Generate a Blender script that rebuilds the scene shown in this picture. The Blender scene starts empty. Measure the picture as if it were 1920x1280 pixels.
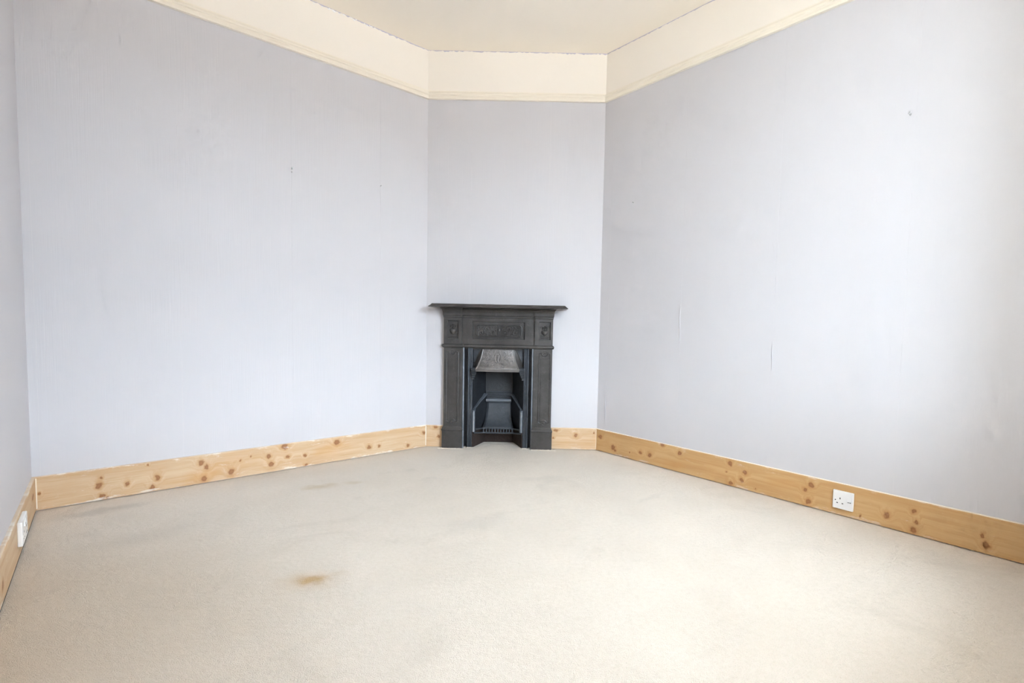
import bpy, bmesh, math, random
from mathutils import Vector, Matrix

random.seed(7)
scn = bpy.context.scene
COL = scn.collection
sin, cos, tan, pi = math.sin, math.cos, math.tan, math.pi

# ------------------------------------------------------------------ camera
CAM_H = 0.87
F_PX, PITCH, ROLL, PCX, PCY = 926.445, 0.057902, 0.020092, 1005.53, 661.51
cam_data = bpy.data.cameras.new('camera')
cam_data.sensor_fit = 'HORIZONTAL'; cam_data.sensor_width = 36.0
cam_data.lens = F_PX / 1920 * 36.0
cam_data.shift_x = -(PCX - 960) / 1920
cam_data.shift_y = (PCY - 640) / 1920
cam_data.clip_start = 0.01
cam = bpy.data.objects.new('camera', cam_data); COL.objects.link(cam)
_c, _s = cos(PITCH), sin(PITCH)
R0, U0, FW = Vector((1, 0, 0)), Vector((0, _s, _c)), Vector((0, _c, -_s))
rt = R0 * cos(ROLL) + U0 * sin(ROLL); up = -R0 * sin(ROLL) + U0 * cos(ROLL)
m = Matrix((rt, up, -FW)).transposed().to_4x4(); m.translation = Vector((0, 0, CAM_H))
cam.matrix_world = m
scn.camera = cam

# ------------------------------------------------------------------ world, daylight, exposure
SKY_STRENGTH = 30.0
world = bpy.data.worlds.new('overcast_sky'); scn.world = world
world.use_nodes = True
wn = world.node_tree.nodes
bg = wn['Background']
bg.inputs['Color'].default_value = (0.73, 0.868, 1.0, 1)
# overcast sky: the zenith three times as bright as the horizon
_tc = wn.new('ShaderNodeTexCoord'); _sx = wn.new('ShaderNodeSeparateXYZ'); _mr = wn.new('ShaderNodeMapRange')
world.node_tree.links.new(_tc.outputs['Generated'], _sx.inputs[0]); world.node_tree.links.new(_sx.outputs[2], _mr.inputs['Value'])
_mr.inputs['From Min'].default_value = 0.0; _mr.inputs['From Max'].default_value = 1.0
_mr.inputs['To Min'].default_value = SKY_STRENGTH * 0.9; _mr.inputs['To Max'].default_value = SKY_STRENGTH
world.node_tree.links.new(_mr.outputs[0], bg.inputs['Strength'])
vs = scn.view_settings
vs.view_transform = 'Standard'; vs.look = 'None'; vs.gamma = 1.0; vs.use_curve_mapping = False
vs.exposure = 0.44
scn.cycles.max_bounces = 10; scn.cycles.diffuse_bounces = 8; scn.cycles.glossy_bounces = 2
scn.cycles.use_adaptive_sampling = True; scn.cycles.adaptive_threshold = 0.15; scn.cycles.adaptive_min_samples = 14
scn.cycles.caustics_reflective = False; scn.cycles.caustics_refractive = False

# ------------------------------------------------------------------ room plan (metres, camera above the origin)
P1 = Vector((-2.21199, 2.13779)); P2 = Vector((-0.76262, 3.42109)); P3 = Vector((0.43466, 3.41960))
DA = Vector((0.748697, 0.662912)); DC = Vector((0.668247, -0.743939)); DL = Vector((0.657594, -0.753372))
DB = (P3 - P2).normalized()
NA = Vector((DA.y, -DA.x))
DEPTH = 3.32
QL = P1 + DL * (DEPTH / DL.dot(NA))
QR = P3 + DC * ((DEPTH - (P3 - P1).dot(NA)) / DC.dot(NA))
HS, HR, HC = 0.154, 2.365, 2.687
TS = 0.0125

# ------------------------------------------------------------------ materials
def mat(name):
    ma = bpy.data.materials.new(name); ma.use_nodes = True
    nt = ma.node_tree
    return ma, nt, nt.nodes['Principled BSDF']
class N:
    """small wrapper for wiring shader nodes"""
    def __init__(s, nt): s.nt = nt
    def new(s, typ, **kw):
        n = s.nt.nodes.new(typ)
        for k, v in kw.items(): setattr(n, k, v)
        return n
    def link(s, a, b): s.nt.links.new(a, b)
    def setv(s, sock, v):
        if isinstance(v, bpy.types.NodeSocket): s.link(v, sock)
        else: sock.default_value = v
    def math(s, op, a, b=None, c=None, clamp=False):
        n = s.new('ShaderNodeMath', operation=op); n.use_clamp = clamp
        s.setv(n.inputs[0], a)
        if b is not None: s.setv(n.inputs[1], b)
        if c is not None: s.setv(n.inputs[2], c)
        return n.outputs[0]
    def vmath(s, op, a, b=None):
        n = s.new('ShaderNodeVectorMath', operation=op)
        s.setv(n.inputs[0], a)
        if b is not None: s.setv(n.inputs[1], b)
        return n.outputs['Value'] if op in ('LENGTH', 'DISTANCE', 'DOT_PRODUCT') else n.outputs[0]
    def noise(s, vec, scale, detail=3.0, rough=0.55, dist=0.0):
        n = s.new('ShaderNodeTexNoise')
        if vec is not None: s.link(vec, n.inputs['Vector'])
        n.inputs['Scale'].default_value = scale; n.inputs['Detail'].default_value = detail
        n.inputs['Roughness'].default_value = rough; n.inputs['Distortion'].default_value = dist
        return n.outputs['Fac']
    def rng(s, v, a, b, c=0.0, d=1.0, smooth=True):
        n = s.new('ShaderNodeMapRange'); n.interpolation_type = 'SMOOTHSTEP' if smooth else 'LINEAR'
        s.setv(n.inputs['Value'], v)
        for i, x in zip(('From Min', 'From Max', 'To Min', 'To Max'), (a, b, c, d)): n.inputs[i].default_value = x
        return n.outputs['Result']
    def mix(s, fac, a, b, blend='MIX'):
        n = s.new('ShaderNodeMix', data_type='RGBA', blend_type=blend)
        s.setv(n.inputs['Factor'], fac)
        s.setv(n.inputs['A'] if False else n.inputs[6], a); s.setv(n.inputs[7], b)
        return n.outputs[2]
    def bump(s, h, strength, dist, bsdf):
        n = s.new('ShaderNodeBump'); s.link(h, n.inputs['Height'])
        n.inputs['Strength'].default_value = strength; n.inputs['Distance'].default_value = dist
        s.link(n.outputs[0], bsdf.inputs['Normal'])
    def obj(s): return s.new('ShaderNodeTexCoord').outputs['Object']
    def scale(s, v, sc): return s.vmath('MULTIPLY', v, sc)

def rgb(r, g, b): return (r, g, b, 1.0)
def srgb(r, g, b):
    f = lambda c: ((c / 255 + 0.055) / 1.055) ** 2.4 if c > 10 else c / 255 / 12.92
    return (f(r), f(g), f(b), 1.0)

def plain(name, col, rough=0.5, metal=0.0, spec=0.5):
    ma, nt, b = mat(name)
    b.inputs['Base Color'].default_value = col; b.inputs['Roughness'].default_value = rough
    b.inputs['Metallic'].default_value = metal; b.inputs['Specular IOR Level'].default_value = spec
    return ma

def make_plaster(name, col, amp=0.03):
    ma, nt, b = mat(name); n = N(nt); o = n.obj()
    f = n.noise(o, 1.3, 2)
    c2 = tuple(x * (1 - amp) for x in col[:3]) + (1,)
    n.link(n.mix(f, col, c2), b.inputs['Base Color'])
    b.inputs['Roughness'].default_value = 0.75; b.inputs['Specular IOR Level'].default_value = 0.25
    n.bump(n.noise(o, 60, 2), 0.08, 0.004, b)
    return ma
M_CREAM = make_plaster('cream_plaster', rgb(0.91, 0.852, 0.77))
M_CEIL = make_plaster('cream_ceiling_paint', rgb(0.94, 0.868, 0.76), 0.03)
M_RAIL = plain('cream_gloss_paint', rgb(0.88, 0.815, 0.70), 0.4)

def make_wallpaper():
    ma, nt, b = mat('painted_ribbed_wallpaper'); n = N(nt); o = n.obj()
    rib = n.noise(n.scale(o, (260, 260, 5)), 1.0, 1)
    patch = n.noise(o, 1.1, 3)
    scuff = n.rng(n.noise(n.scale(o, (5, 5, 1.6)), 1.7, 3, 0.65), 0.55, 0.8)
    c = n.mix(patch, rgb(0.625, 0.612, 0.635), rgb(0.61, 0.597, 0.62))
    c = n.mix(n.math('MULTIPLY', scuff, 0.25), c, rgb(0.585, 0.57, 0.58))
    n.link(c, b.inputs['Base Color'])
    b.inputs['Roughness'].default_value = 0.6; b.inputs['Specular IOR Level'].default_value = 0.3
    n.bump(n.math('ADD', rib, n.math('MULTIPLY', n.noise(o, 9, 1), 1.5)), 0.16, 0.0025, b)
    return ma
M_PAPER = make_wallpaper()

def make_carpet():
    ma, nt, b = mat('beige_twist_carpet'); n = N(nt); o = n.obj()
    tuft = n.noise(o, 330, 1, 0.7)
    clump = n.noise(o, 60, 2, 0.6)
    wide = n.noise(o, 2.3, 3, 0.6, 0.4)
    c = n.mix(n.rng(wide, 0.3, 0.7), rgb(0.77, 0.69, 0.60), rgb(0.72, 0.64, 0.55))
    c = n.mix(n.rng(clump, 0.35, 0.75, 0, 0.35), c, rgb(0.64, 0.565, 0.465))
    c = n.mix(n.rng(tuft, 0.45, 0.72, 0, 0.45), c, rgb(0.58, 0.50, 0.40))
    # grime trodden along the skirting of the long wall
    dirt = n.rng(n.noise(o, 3.1, 4, 0.65, 0.8), 0.52, 0.74)
    c = n.mix(n.math('MULTIPLY', dirt, 0.28), c, rgb(0.50, 0.44, 0.36))
    nz = n.new('ShaderNodeTexNoise'); n.link(o, nz.inputs['Vector']); nz.inputs['Scale'].default_value = 9; nz.inputs['Detail'].default_value = 4
    wv = n.vmath('ADD', o, n.scale(n.vmath('SUBTRACT', nz.outputs['Color'], (0.5, 0.5, 0.5)), (0.13, 0.13, 0.0)))
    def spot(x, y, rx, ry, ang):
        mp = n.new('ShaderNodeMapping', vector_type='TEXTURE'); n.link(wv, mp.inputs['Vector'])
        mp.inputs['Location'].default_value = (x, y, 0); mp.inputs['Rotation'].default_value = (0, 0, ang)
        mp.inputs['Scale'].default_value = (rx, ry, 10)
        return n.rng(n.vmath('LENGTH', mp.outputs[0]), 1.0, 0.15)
    for x, y, rx, ry, a, k, col in (
            (-0.722, 1.616, 0.085, 0.05, 0.45, 0.85, rgb(0.46, 0.27, 0.09)),
            (-0.735, 1.61, 0.15, 0.10, 0.3, 0.28, rgb(0.55, 0.37, 0.17)),
            (-1.117, 2.539, 0.12, 0.05, 0.2, 0.45, rgb(0.52, 0.38, 0.2)),
            (-0.97, 2.62, 0.10, 0.05, 0.2, 0.3, rgb(0.52, 0.38, 0.2)),
            (-0.25, 2.1, 0.22, 0.10, 0.5, 0.20, rgb(0.45, 0.43, 0.40)),
            (0.60, 2.47, 0.16, 0.035, 0.73, 0.22, rgb(0.5, 0.45, 0.38)),
            (-1.55, 1.9, 0.25, 0.12, 0.7, 0.25, rgb(0.45, 0.40, 0.34)),
            (0.05, 2.75, 0.25, 0.08, 0.2, 0.15, rgb(0.46, 0.43, 0.38)),
            (-1.92, 2.16, 0.22, 0.07, 0.72, 0.38, rgb(0.38, 0.34, 0.29)),
            (-1.35, 1.35, 1.05, 0.75, -0.5, 0.55, rgb(0.50, 0.39, 0.27))):  # broad tan patch: mostly shade put into the carpet colour, some soil
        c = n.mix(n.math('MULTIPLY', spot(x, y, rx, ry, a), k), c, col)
    n.link(c, b.inputs['Base Color'])
    b.inputs['Roughness'].default_value = 1.0; b.inputs['Specular IOR Level'].default_value = 0.05
    b.inputs['Sheen Weight'].default_value = 0.15
    n.bump(n.math('ADD', tuft, n.math('MULTIPLY', clump, 1.2)), 0.6, 0.006, b)
    return ma
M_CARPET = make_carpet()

def make_pine(name, knots, base=rgb(0.64, 0.40, 0.175), pale=rgb(0.72, 0.52, 0.28), wear=0.5, arris=0.85):
    """stripped pine along local x, knots = (x, z, rx, rz)"""
    ma, nt, b = mat(name); n = N(nt); o = n.obj()
    nz = n.new('ShaderNodeTexNoise'); n.link(o, nz.inputs['Vector']); nz.inputs['Scale'].default_value = 55; nz.inputs['Detail'].default_value = 2
    wob = n.scale(n.vmath('SUBTRACT', nz.outputs['Color'], (0.5, 0.5, 0.5)), (0.02, 0.0, 0.02))
    v = n.vmath('ADD', o, wob)
    k_all = None; halo = None
    for (x, z, rx, rz) in knots:
        d = n.vmath('MULTIPLY', n.vmath('SUBTRACT', v, (x, 0, z)), (1 / rx, 0, 1 / rz))
        ln = n.vmath('LENGTH', d)
        k_all = ln if k_all is None else n.math('MINIMUM', k_all, ln)
    grain_v = n.scale(o, (2.2, 1, 34))
    if k_all is not None:     # growth lines bend around the knots
        bend = n.math('MULTIPLY', n.rng(k_all, 4.0, 0.5), 1.6)
        cmb = n.new('ShaderNodeCombineXYZ'); n.link(bend, cmb.inputs[2])
        grain_v = n.vmath('ADD', grain_v, cmb.outputs[0])
    g = n.noise(grain_v, 1.0, 5, 0.6, 0.6)
    fine = n.noise(n.scale(o, (6, 1, 160)), 1.0, 3)
    tone = n.noise(n.scale(o, (1.6, 1, 4)), 1.6, 3)
    c = n.mix(n.rng(g, 0.32, 0.68), base, pale)
    c = n.mix(n.rng(fine, 0.5, 0.75, 0, 0.35), c, rgb(0.50, 0.28, 0.10))
    c = n.mix(n.rng(tone, 0.52, 0.78, 0, 0.55), c, rgb(0.60, 0.33, 0.12))
    if k_all is not None:
        c = n.mix(n.rng(k_all, 2.3, 0.8, 0, 0.5), c, rgb(0.50, 0.25, 0.085))
        c = n.mix(n.rng(k_all, 1.25, 0.6, 0, 0.85), c, rgb(0.27, 0.105, 0.038))
        c = n.mix(n.rng(k_all, 0.7, 0.3, 0, 0.6), c, rgb(0.40, 0.19, 0.08))
    # rests of old white paint, mostly near the top and bottom edges
    sep = n.new('ShaderNodeSeparateXYZ'); n.link(o, sep.inputs[0])
    edge = n.math('MAXIMUM', n.rng(sep.outputs[2], 0.035, 0.0), n.rng(sep.outputs[2], HS - 0.02, HS))
    pn = n.noise(n.scale(o, (5, 1, 26)), 1.6, 5, 0.7)
    pm = n.rng(n.math('ADD', pn, n.math('MULTIPLY', edge, 0.12)), 0.61, 0.72)
    c = n.mix(n.math('MULTIPLY', pm, wear), c, rgb(0.84, 0.79, 0.72))
    # pale top arris: old cream paint plus window light put into the colour
    c = n.mix(n.rng(sep.outputs[2], HS - 0.0035, HS - 0.001, 0, arris), c, rgb(0.85, 0.78, 0.68))
    n.link(c, b.inputs['Base Color'])
    b.inputs['Roughness'].default_value = 0.5; b.inputs['Specular IOR Level'].default_value = 0.35
    n.bump(n.math('ADD', g, fine), 0.12, 0.002, b)
    return ma

def make_iron(name, col, rough, bumpy=0.2, scale=140, leaf=False, metal=0.5, worn_k=2.2):
    ma, nt, b = mat(name); n = N(nt); o = n.obj()
    f = n.noise(o, 9, 3, 0.65)
    c = n.mix(n.rng(f, 0.35, 0.7), col, tuple(x * 1.35 for x in col[:3]) + (1,))
    worn = n.rng(n.noise(o, 42, 3, 0.7), 0.56, 0.75, 0, 0.45)
    c = n.mix(worn, c, tuple(min(1, x * worn_k) for x in col[:3]) + (1,))
    n.link(c, b.inputs['Base Color'])
    b.inputs['Metallic'].default_value = metal
    b.inputs['Specular IOR Level'].default_value = 0.55
    n.link(n.rng(f, 0.3, 0.7, rough - 0.06, rough + 0.1), b.inputs['Roughness'])
    h = n.noise(o, scale, 2, 0.65)
    if leaf:
        vo = n.new('ShaderNodeTexVoronoi'); n.link(o, vo.inputs['Vector']); vo.inputs['Scale'].default_value = 95
        h = n.math('ADD', n.math('MULTIPLY', h, 0.4), n.rng(vo.outputs['Distance'], 0.0, 0.6, 1, 0))
    n.bump(h, bumpy, 0.004, b)
    return ma
M_IRON = make_iron('black_leaded_cast_iron', rgb(0.072, 0.066, 0.062), 0.37)
M_HOOD = make_iron('worn_cast_iron_hood', rgb(0.19, 0.175, 0.168), 0.42, 0.3, 160, True, 0.6)
M_RIM = make_iron('worn_hood_rim', rgb(0.20, 0.185, 0.178), 0.4, 0.1, 120, False, 0.6, 1.5)
M_GRATE = make_iron('blackened_grate_iron', rgb(0.058, 0.063, 0.072), 0.38, 0.15)
M_BRIGHT = make_iron('rubbed_grate_iron', rgb(0.22, 0.24, 0.27), 0.42, 0.06, 60, False, 0.7, 1.3)
M_BRICK = make_iron('blackened_fireback', rgb(0.052, 0.056, 0.064), 0.55, 0.5, 90, False, 0.1)
M_BACK = make_iron('sooted_fireback', rgb(0.030, 0.030, 0.032), 0.6, 0.5, 90, False, 0.1)  # upper back: shade under the hood put into a darker sooty colour
M_CHEEK = make_iron('sooted_cheek_iron', rgb(0.011, 0.0125, 0.016), 0.6, 0.3, 90, False, 0.0)
M_SOOT = make_iron('sooty_ash_pit', rgb(0.030, 0.017, 0.013), 0.9, 0.6, 60, False, 0.0)
M_WHITE = plain('white_moulded_plastic', rgb(0.86, 0.86, 0.86), 0.28)
M_SLOT = plain('dark_socket_slot', rgb(0.02, 0.02, 0.02), 0.6)
M_STEEL = plain('steel_nail', rgb(0.6, 0.6, 0.6), 0.3, 1.0)
M_GREY = plain('grey_plastic_plug', rgb(0.36, 0.36, 0.36), 0.6)
M_LILAC = plain('lilac_paint_rest', rgb(0.55, 0.52, 0.61), 0.8)
M_CHIP = plain('white_plaster_chip', rgb(0.9, 0.9, 0.9), 0.8)
M_GAPSHADE = plain('dark_stained_gripper', rgb(0.04, 0.032, 0.028), 0.9)
M_SASH = plain('white_window_gloss', rgb(0.85, 0.85, 0.84), 0.35)
def make_glass():
    ma, nt, b = mat('window_glass'); n = N(nt)
    out = nt.nodes['Material Output']
    t = n.new('ShaderNodeBsdfTransparent'); g = n.new('ShaderNodeBsdfGlossy'); g.inputs['Roughness'].default_value = 0.02
    lw = n.new('ShaderNodeLayerWeight'); lw.inputs['Blend'].default_value = 0.5
    fr = n.math('ADD', n.math('MULTIPLY', n.math('POWER', lw.outputs['Facing'], 5.0), 0.9), 0.07, clamp=True)
    mx = n.new('ShaderNodeMixShader')
    n.link(fr, mx.inputs[0]); n.link(t.outputs[0], mx.inputs[1]); n.link(g.outputs[0], mx.inputs[2])
    n.link(mx.outputs[0], out.inputs['Surface'])
    return ma
M_GLASS = make_glass()
M_SKYBLOCK = make_plaster('weathered_brick', rgb(0.30, 0.2, 0.15), 0.3)
M_SLATE = plain('dark_slate', rgb(0.09, 0.09, 0.1), 0.6)
M_BOUNCE = make_plaster('dull_garden_ground', rgb(0.55, 0.49, 0.45), 0.2)

# ------------------------------------------------------------------ mesh helpers
class MB:
    def __init__(s): s.v = []; s.f = []
    def add(s, verts, faces):
        b = len(s.v); s.v += [tuple(x) for x in verts]; s.f += [tuple(i + b for i in f) for f in faces]
        return s
    def box(s, x0, x1, y0, y1, z0, z1):
        v = [(x, y, z) for z in (z0, z1) for y in (y0, y1) for x in (x0, x1)]
        return s.add(v, [(0, 2, 3, 1), (4, 5, 7, 6), (0, 1, 5, 4), (2, 6, 7, 3), (0, 4, 6, 2), (1, 3, 7, 5)])
    def loft(s, rings, cap=True, close=True):
        """rings of equal vertex count, each a closed loop"""
        n = len(rings[0]); v = [p for r in rings for p in r]; f = []
        for i in range(len(rings) - 1):
            for j in range(n if close else n - 1):
                k = (j + 1) % n
                f.append((i * n + j, i * n + k, (i + 1) * n + k, (i + 1) * n + j))
        if cap and close:
            f.append(tuple(reversed(range(n)))); f.append(tuple(range((len(rings) - 1) * n, len(rings) * n)))
        return s.add(v, f)
    def stack(s, x0, x1, dback, steps):
        """rect slabs lofted upward: steps = (z, out, grow_left, grow_right); y = -out"""
        rings = []
        for z, out, gl, gr in steps:
            rings.append([(x0 - gl, -out, z), (x1 + gr, -out, z), (x1 + gr, -dback, z), (x0 - gl, -dback, z)])
        return s.loft(rings)
    def tube(s, pts, r, seg=6, closed=False, taper=None):
        pts = [Vector(p) for p in pts]; rings = []; n = len(pts)
        ref = None
        for i, p in enumerate(pts):
            if closed: t = pts[(i + 1) % n] - pts[i - 1]
            else: t = pts[min(i + 1, n - 1)] - pts[max(i - 1, 0)]
            t.normalize()
            if ref is None:
                ref = Vector((0, 1, 0)) if abs(t.y) < 0.9 else Vector((1, 0, 0))
            a = ref - t * ref.dot(t); a.normalize(); bb = t.cross(a)
            rr = r if taper is None else r * taper(i / max(1, n - 1))
            rings.append([p + (a * cos(2 * pi * k / seg) + bb * sin(2 * pi * k / seg)) * rr for k in range(seg)])
        if closed: rings.append(rings[0])
        return s.loft(rings, cap=not closed)
    def blob(s, c, rx, ry, rz, u=10, w=6):
        v = [(c[0], c[1], c[2] + rz)]
        for i in range(1, w):
            t = pi * i / w
            for j in range(u):
                p = 2 * pi * j / u
                v.append((c[0] + rx * sin(t) * cos(p), c[1] + ry * sin(t) * sin(p), c[2] + rz * cos(t)))
        v.append((c[0], c[1], c[2] - rz)); f = []
        for j in range(u): f.append((0, 1 + j, 1 + (j + 1) % u))
        for i in range(w - 2):
            for j in range(u):
                a = 1 + i * u + j; b2 = 1 + i * u + (j + 1) % u
                f.append((a, a + u, b2 + u, b2))
        l = len(v) - 1
        for j in range(u): f.append((l, l - u + (j + 1) % u, l - u + j))
        return s.add(v, f)
    def grid(s, fn, nu, nv):
        v = [fn(i / nu, j / nv) for j in range(nv + 1) for i in range(nu + 1)]
        f = [(j * (nu + 1) + i, j * (nu + 1) + i + 1, (j + 1) * (nu + 1) + i + 1, (j + 1) * (nu + 1) + i) for j in range(nv) for i in range(nu)]
        return s.add(v, f)
    def build(s, name, ma, parent=None, loc=None, smooth=False, bevel=0.0, bseg=2, solid=0.0):
        me = bpy.data.meshes.new(name); me.from_pydata(s.v, [], s.f); me.update()
        bm = bmesh.new(); bm.from_mesh(me)
        bmesh.ops.recalc_face_normals(bm, faces=bm.faces[:])
        bm.to_mesh(me); bm.free()
        me.materials.append(ma)
        o = bpy.data.objects.new(name, me); COL.objects.link(o)
        if parent: o.parent = parent
        if loc is not None: o.location = loc
        if smooth:
            for p in me.polygons: p.use_smooth = True
            try: me.set_sharp_from_angle(angle=math.radians(38))
            except Exception: pass
        if solid:
            md = o.modifiers.new('thickness', 'SOLIDIFY'); md.thickness = solid; md.offset = 0
        if bevel:
            md = o.modifiers.new('bevel', 'BEVEL'); md.width = bevel; md.segments = bseg; md.limit_method = 'ANGLE'
            md.angle_limit = math.radians(40); md.harden_normals = False
        return o

def tag(o, label=None, cat=None, group=None, kind=None):
    if label: o['label'] = label
    if cat: o['category'] = cat
    if group: o['group'] = group
    if kind: o['kind'] = kind
    return o
def empty(name, M):
    o = bpy.data.objects.new(name, None); COL.objects.link(o); o.matrix_world = M; o.empty_display_size = 0.1
    return o
def wall_matrix(P, D):
    """local x along the wall, y into the wall, z up"""
    M = Matrix(((D.x, -D.y, 0, P.x), (D.y, D.x, 0, P.y), (0, 0, 1, 0), (0, 0, 0, 1)))
    return M

# ------------------------------------------------------------------ the room shell
SEG = {  # name: origin, end
    'left': (QL, P1), 'back': (P1, P2), 'chimney': (P2, P3), 'right': (P3, QR), 'rear': (QR, QL)}
order = ['left', 'back', 'chimney', 'right', 'rear']
dirs = {k: (b - a).normalized() for k, (a, b) in SEG.items()}
lens = {k: (b - a).length for k, (a, b) in SEG.items()}
WM = {k: wall_matrix(SEG[k][0], dirs[k]) for k in order}
def turn(k1, k2):
    a, b = dirs[k1], dirs[k2]
    return math.atan2(a.x * b.y - a.y * b.x, a.dot(b)) * -1
def mitre(k):
    i = order.index(k)
    return tan(turn(order[i - 1], k) / 2), tan(turn(k, order[(i + 1) % 5]) / 2)
def sweep(k, prof, x0=None, x1=None):
    """closed profile (out, z) swept along wall k, mitred at its ends unless x0/x1 are given"""
    ms, me_ = mitre(k); L = lens[k]
    r0 = [((x0 if x0 is not None else o * ms), -o, z) for o, z in prof]
    r1 = [((x1 if x1 is not None else L - o * me_), -o, z) for o, z in prof]
    return MB().loft([r0, r1])

T = 0.12
REVEAL = 1.1  # unseen window recess, made deep to keep direct light off the right wall
WIN = (0.60, 1.90, 0.62, 2.45)     # window opening in the rear wall: x0, x1, z0, z1 (x runs from the right wall)
walls = {}
for k in order:
    L = lens[k]; mb = MB()
    if k == 'rear':
        a, b, z0, z1 = WIN; t = REVEAL
        mb.box(-0.2, a, 0, t, -0.05, HC + 0.05).box(b, L + 0.2, 0, t, -0.05, HC + 0.05)
        mb.box(a, b, 0, t, -0.05, z0).box(a, b, 0, t, z1, HC + 0.05)
    elif k == 'chimney':
        xa, xb, zt = 0.5 - 0.265, 0.5 + 0.265, 0.74
        mb.box(-0.02, xa, 0, T, -0.05, HC).box(xb, L + 0.02, 0, T, -0.05, HC).box(xa, xb, 0, T, zt, HC)
        # brick void behind the fireplace
        mb.box(xa - 0.03, xa, 0.02, 0.34, -0.05, zt + 0.03).box(xb, xb + 0.03, 0.02, 0.34, -0.05, zt + 0.03)
        mb.box(xa, xb, 0.32, 0.34, -0.05, zt + 0.03).box(xa, xb, 0.02, 0.34, zt, zt + 0.03)
    else:
        mb.box(-0.15 if k != 'back' else -0.15, L + 0.15 if k == 'left' else L + 0.02, 0, T, -0.05, HC + 0.05)
        if k == 'right': mb = MB().box(-0.02, L + 0.2, 0, T, -0.05, HC + 0.05)
    o = mb.build('wall_' + k, M_CREAM); o.matrix_world = WM[k]
    walls[k] = tag(o, kind='structure')
for k, lb in dict(left='left wall in pale lilac grey paper, seen at the very edge', back='long pale lilac grey wall left of the fireplace',
                  chimney='angled chimney breast wall behind the fireplace', right='pale lilac grey wall right of the fireplace',
                  rear='rear wall with the window').items():
    walls[k]['label'] = lb

# wallpaper hung in drops below the picture rail
SEAMS = {'left': [], 'back': [0.03, 0.55, 1.075, 1.602], 'chimney': [0.30, 0.83], 'right': [0.075, 0.63, 1.172, 1.72, 2.27], 'rear': []}
PT = 0.0009
for k in order:
    L = lens[k]
    xs = [0.0] + SEAMS[k] + [L]
    if k == 'rear':
        a, b, z0, z1 = WIN
        for (xa, xb, za, zb) in ((0, a, 0, HR), (b, L, 0, HR), (a, b, 0, z0), (a, b, z1, HR)):
            MB().box(xa, xb, -PT, 0.0, za, zb).build('wallpaper_drop', M_PAPER, walls[k])
        continue
    for xa, xb in zip(xs[:-1], xs[1:]):
        mb = MB(); g = 0.00012
        if k == 'chimney':   # cut round the fireplace
            ya, yb = 0.5 - 0.36, 0.5 + 0.36
            if xa < ya: mb.box(xa + g, min(xb, ya), -PT, 0, 0.0, HR)
            if xb > yb: mb.box(max(xa, yb), xb - g, -PT, 0, 0.0, HR)
            mb.box(max(xa, ya) + g, min(xb, yb) - g, -PT, 0, 0.93, HR)
        else:
            mb.box(xa + g, xb - g, -PT, 0, 0.0, HR)
        mb.build('wallpaper_drop', M_PAPER, walls[k])
# bare plaster edge beside the fireplace
MB().box(0.5 - 0.381, 0.5 - 0.372, -0.004, 0.0, 0.156, 0.90).build('plaster_edge', M_RAIL, walls['chimney'])
MB().blob((0.5 - 0.394, -0.002, 0.713), 0.006, 0.004, 0.008).build('plaster_chip', M_GREY, walls['chimney'], smooth=True)
# places where a seam of the right wall has lifted
for x, za, zb, w in ((0.069, 0.20, 0.49, 0.004), (0.627, 0.77, 1.01, 0.0045), (1.173, 0.65, 0.81, 0.005)):
    rings = []
    for i in range(13):
        t = i / 12; h = sin(pi * t) ** 0.6 * 0.0035; z = za + (zb - za) * t
        xo = x + 0.002 * sin(7 * t)
        rings.append([(xo - w, -PT, z), (xo + w * 0.1, -PT - h, z), (xo + w * 0.3, -PT - h * 0.9, z), (xo + w * 0.25, -PT, z)])
    MB().loft(rings).build('lifted_seam', M_PAPER, walls['right'])

# ragged rest of lilac paint along the ceiling joint
for k in ('left', 'back', 'chimney', 'right'):
    L = lens[k]; mb = MB(); n = int(L / 0.012); lo = []
    for i in range(n + 1):
        lo.append((L * i / n, HC - max(0.0006, 0.0045 + random.gauss(0, 0.0028) * (1 if k != 'right' else 0.55))))
    v = [(x, -0.0006, HC + 0.002) for x, z in lo] + [(x, -0.0006, z) for x, z in lo]
    v += [(x, 0.0, HC + 0.002) for x, z in lo] + [(x, 0.0, z) for x, z in lo]
    q = n + 1; f = []
    for i in range(n):
        f += [(i, i + 1, q + i + 1, q + i), (q + i, q + i + 1, 3 * q + i + 1, 3 * q + i)]
    mb.add(v, f); mb.build('paint_edge', M_LILAC, walls[k])
ch = MB()
for i in range(26):
    x = 1.02 + random.random() ** 1.3 * 0.55; w = random.uniform(0.003, 0.012)
    ch.blob((x, -0.0005, HC - random.uniform(0.002, 0.012)), w, 0.0016, random.uniform(0.002, 0.005), 7, 4)
ch.build('plaster_chips', M_CHIP, walls['back'])

# floor and ceiling
def room_quad(z0, z1, grow, name, ma):
    a = P1 - DA * grow - NA * grow; wd = (P3 - P1).dot(DA) + 2 * grow; dp = DEPTH + 2 * grow
    pts = [a, a + DA * (wd + 0.05), a + DA * (wd + 0.05) + NA * dp, a + NA * dp]
    mb = MB().add([(p.x, p.y, z) for z in (z0, z1) for p in pts],
                  [(0, 1, 2, 3), (4, 5, 6, 7), (0, 1, 5, 4), (1, 2, 6, 5), (2, 3, 7, 6), (3, 0, 4, 7)])
    return tag(mb.build(name, ma), kind='structure')
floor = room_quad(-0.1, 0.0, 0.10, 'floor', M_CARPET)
floor['label'] = 'worn beige carpet with a brown stain left of the middle'
ceiling = room_quad(HC, HC + 0.1, 0.10, 'ceiling', M_CEIL)
ceiling['label'] = 'plain cream painted ceiling'
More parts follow.
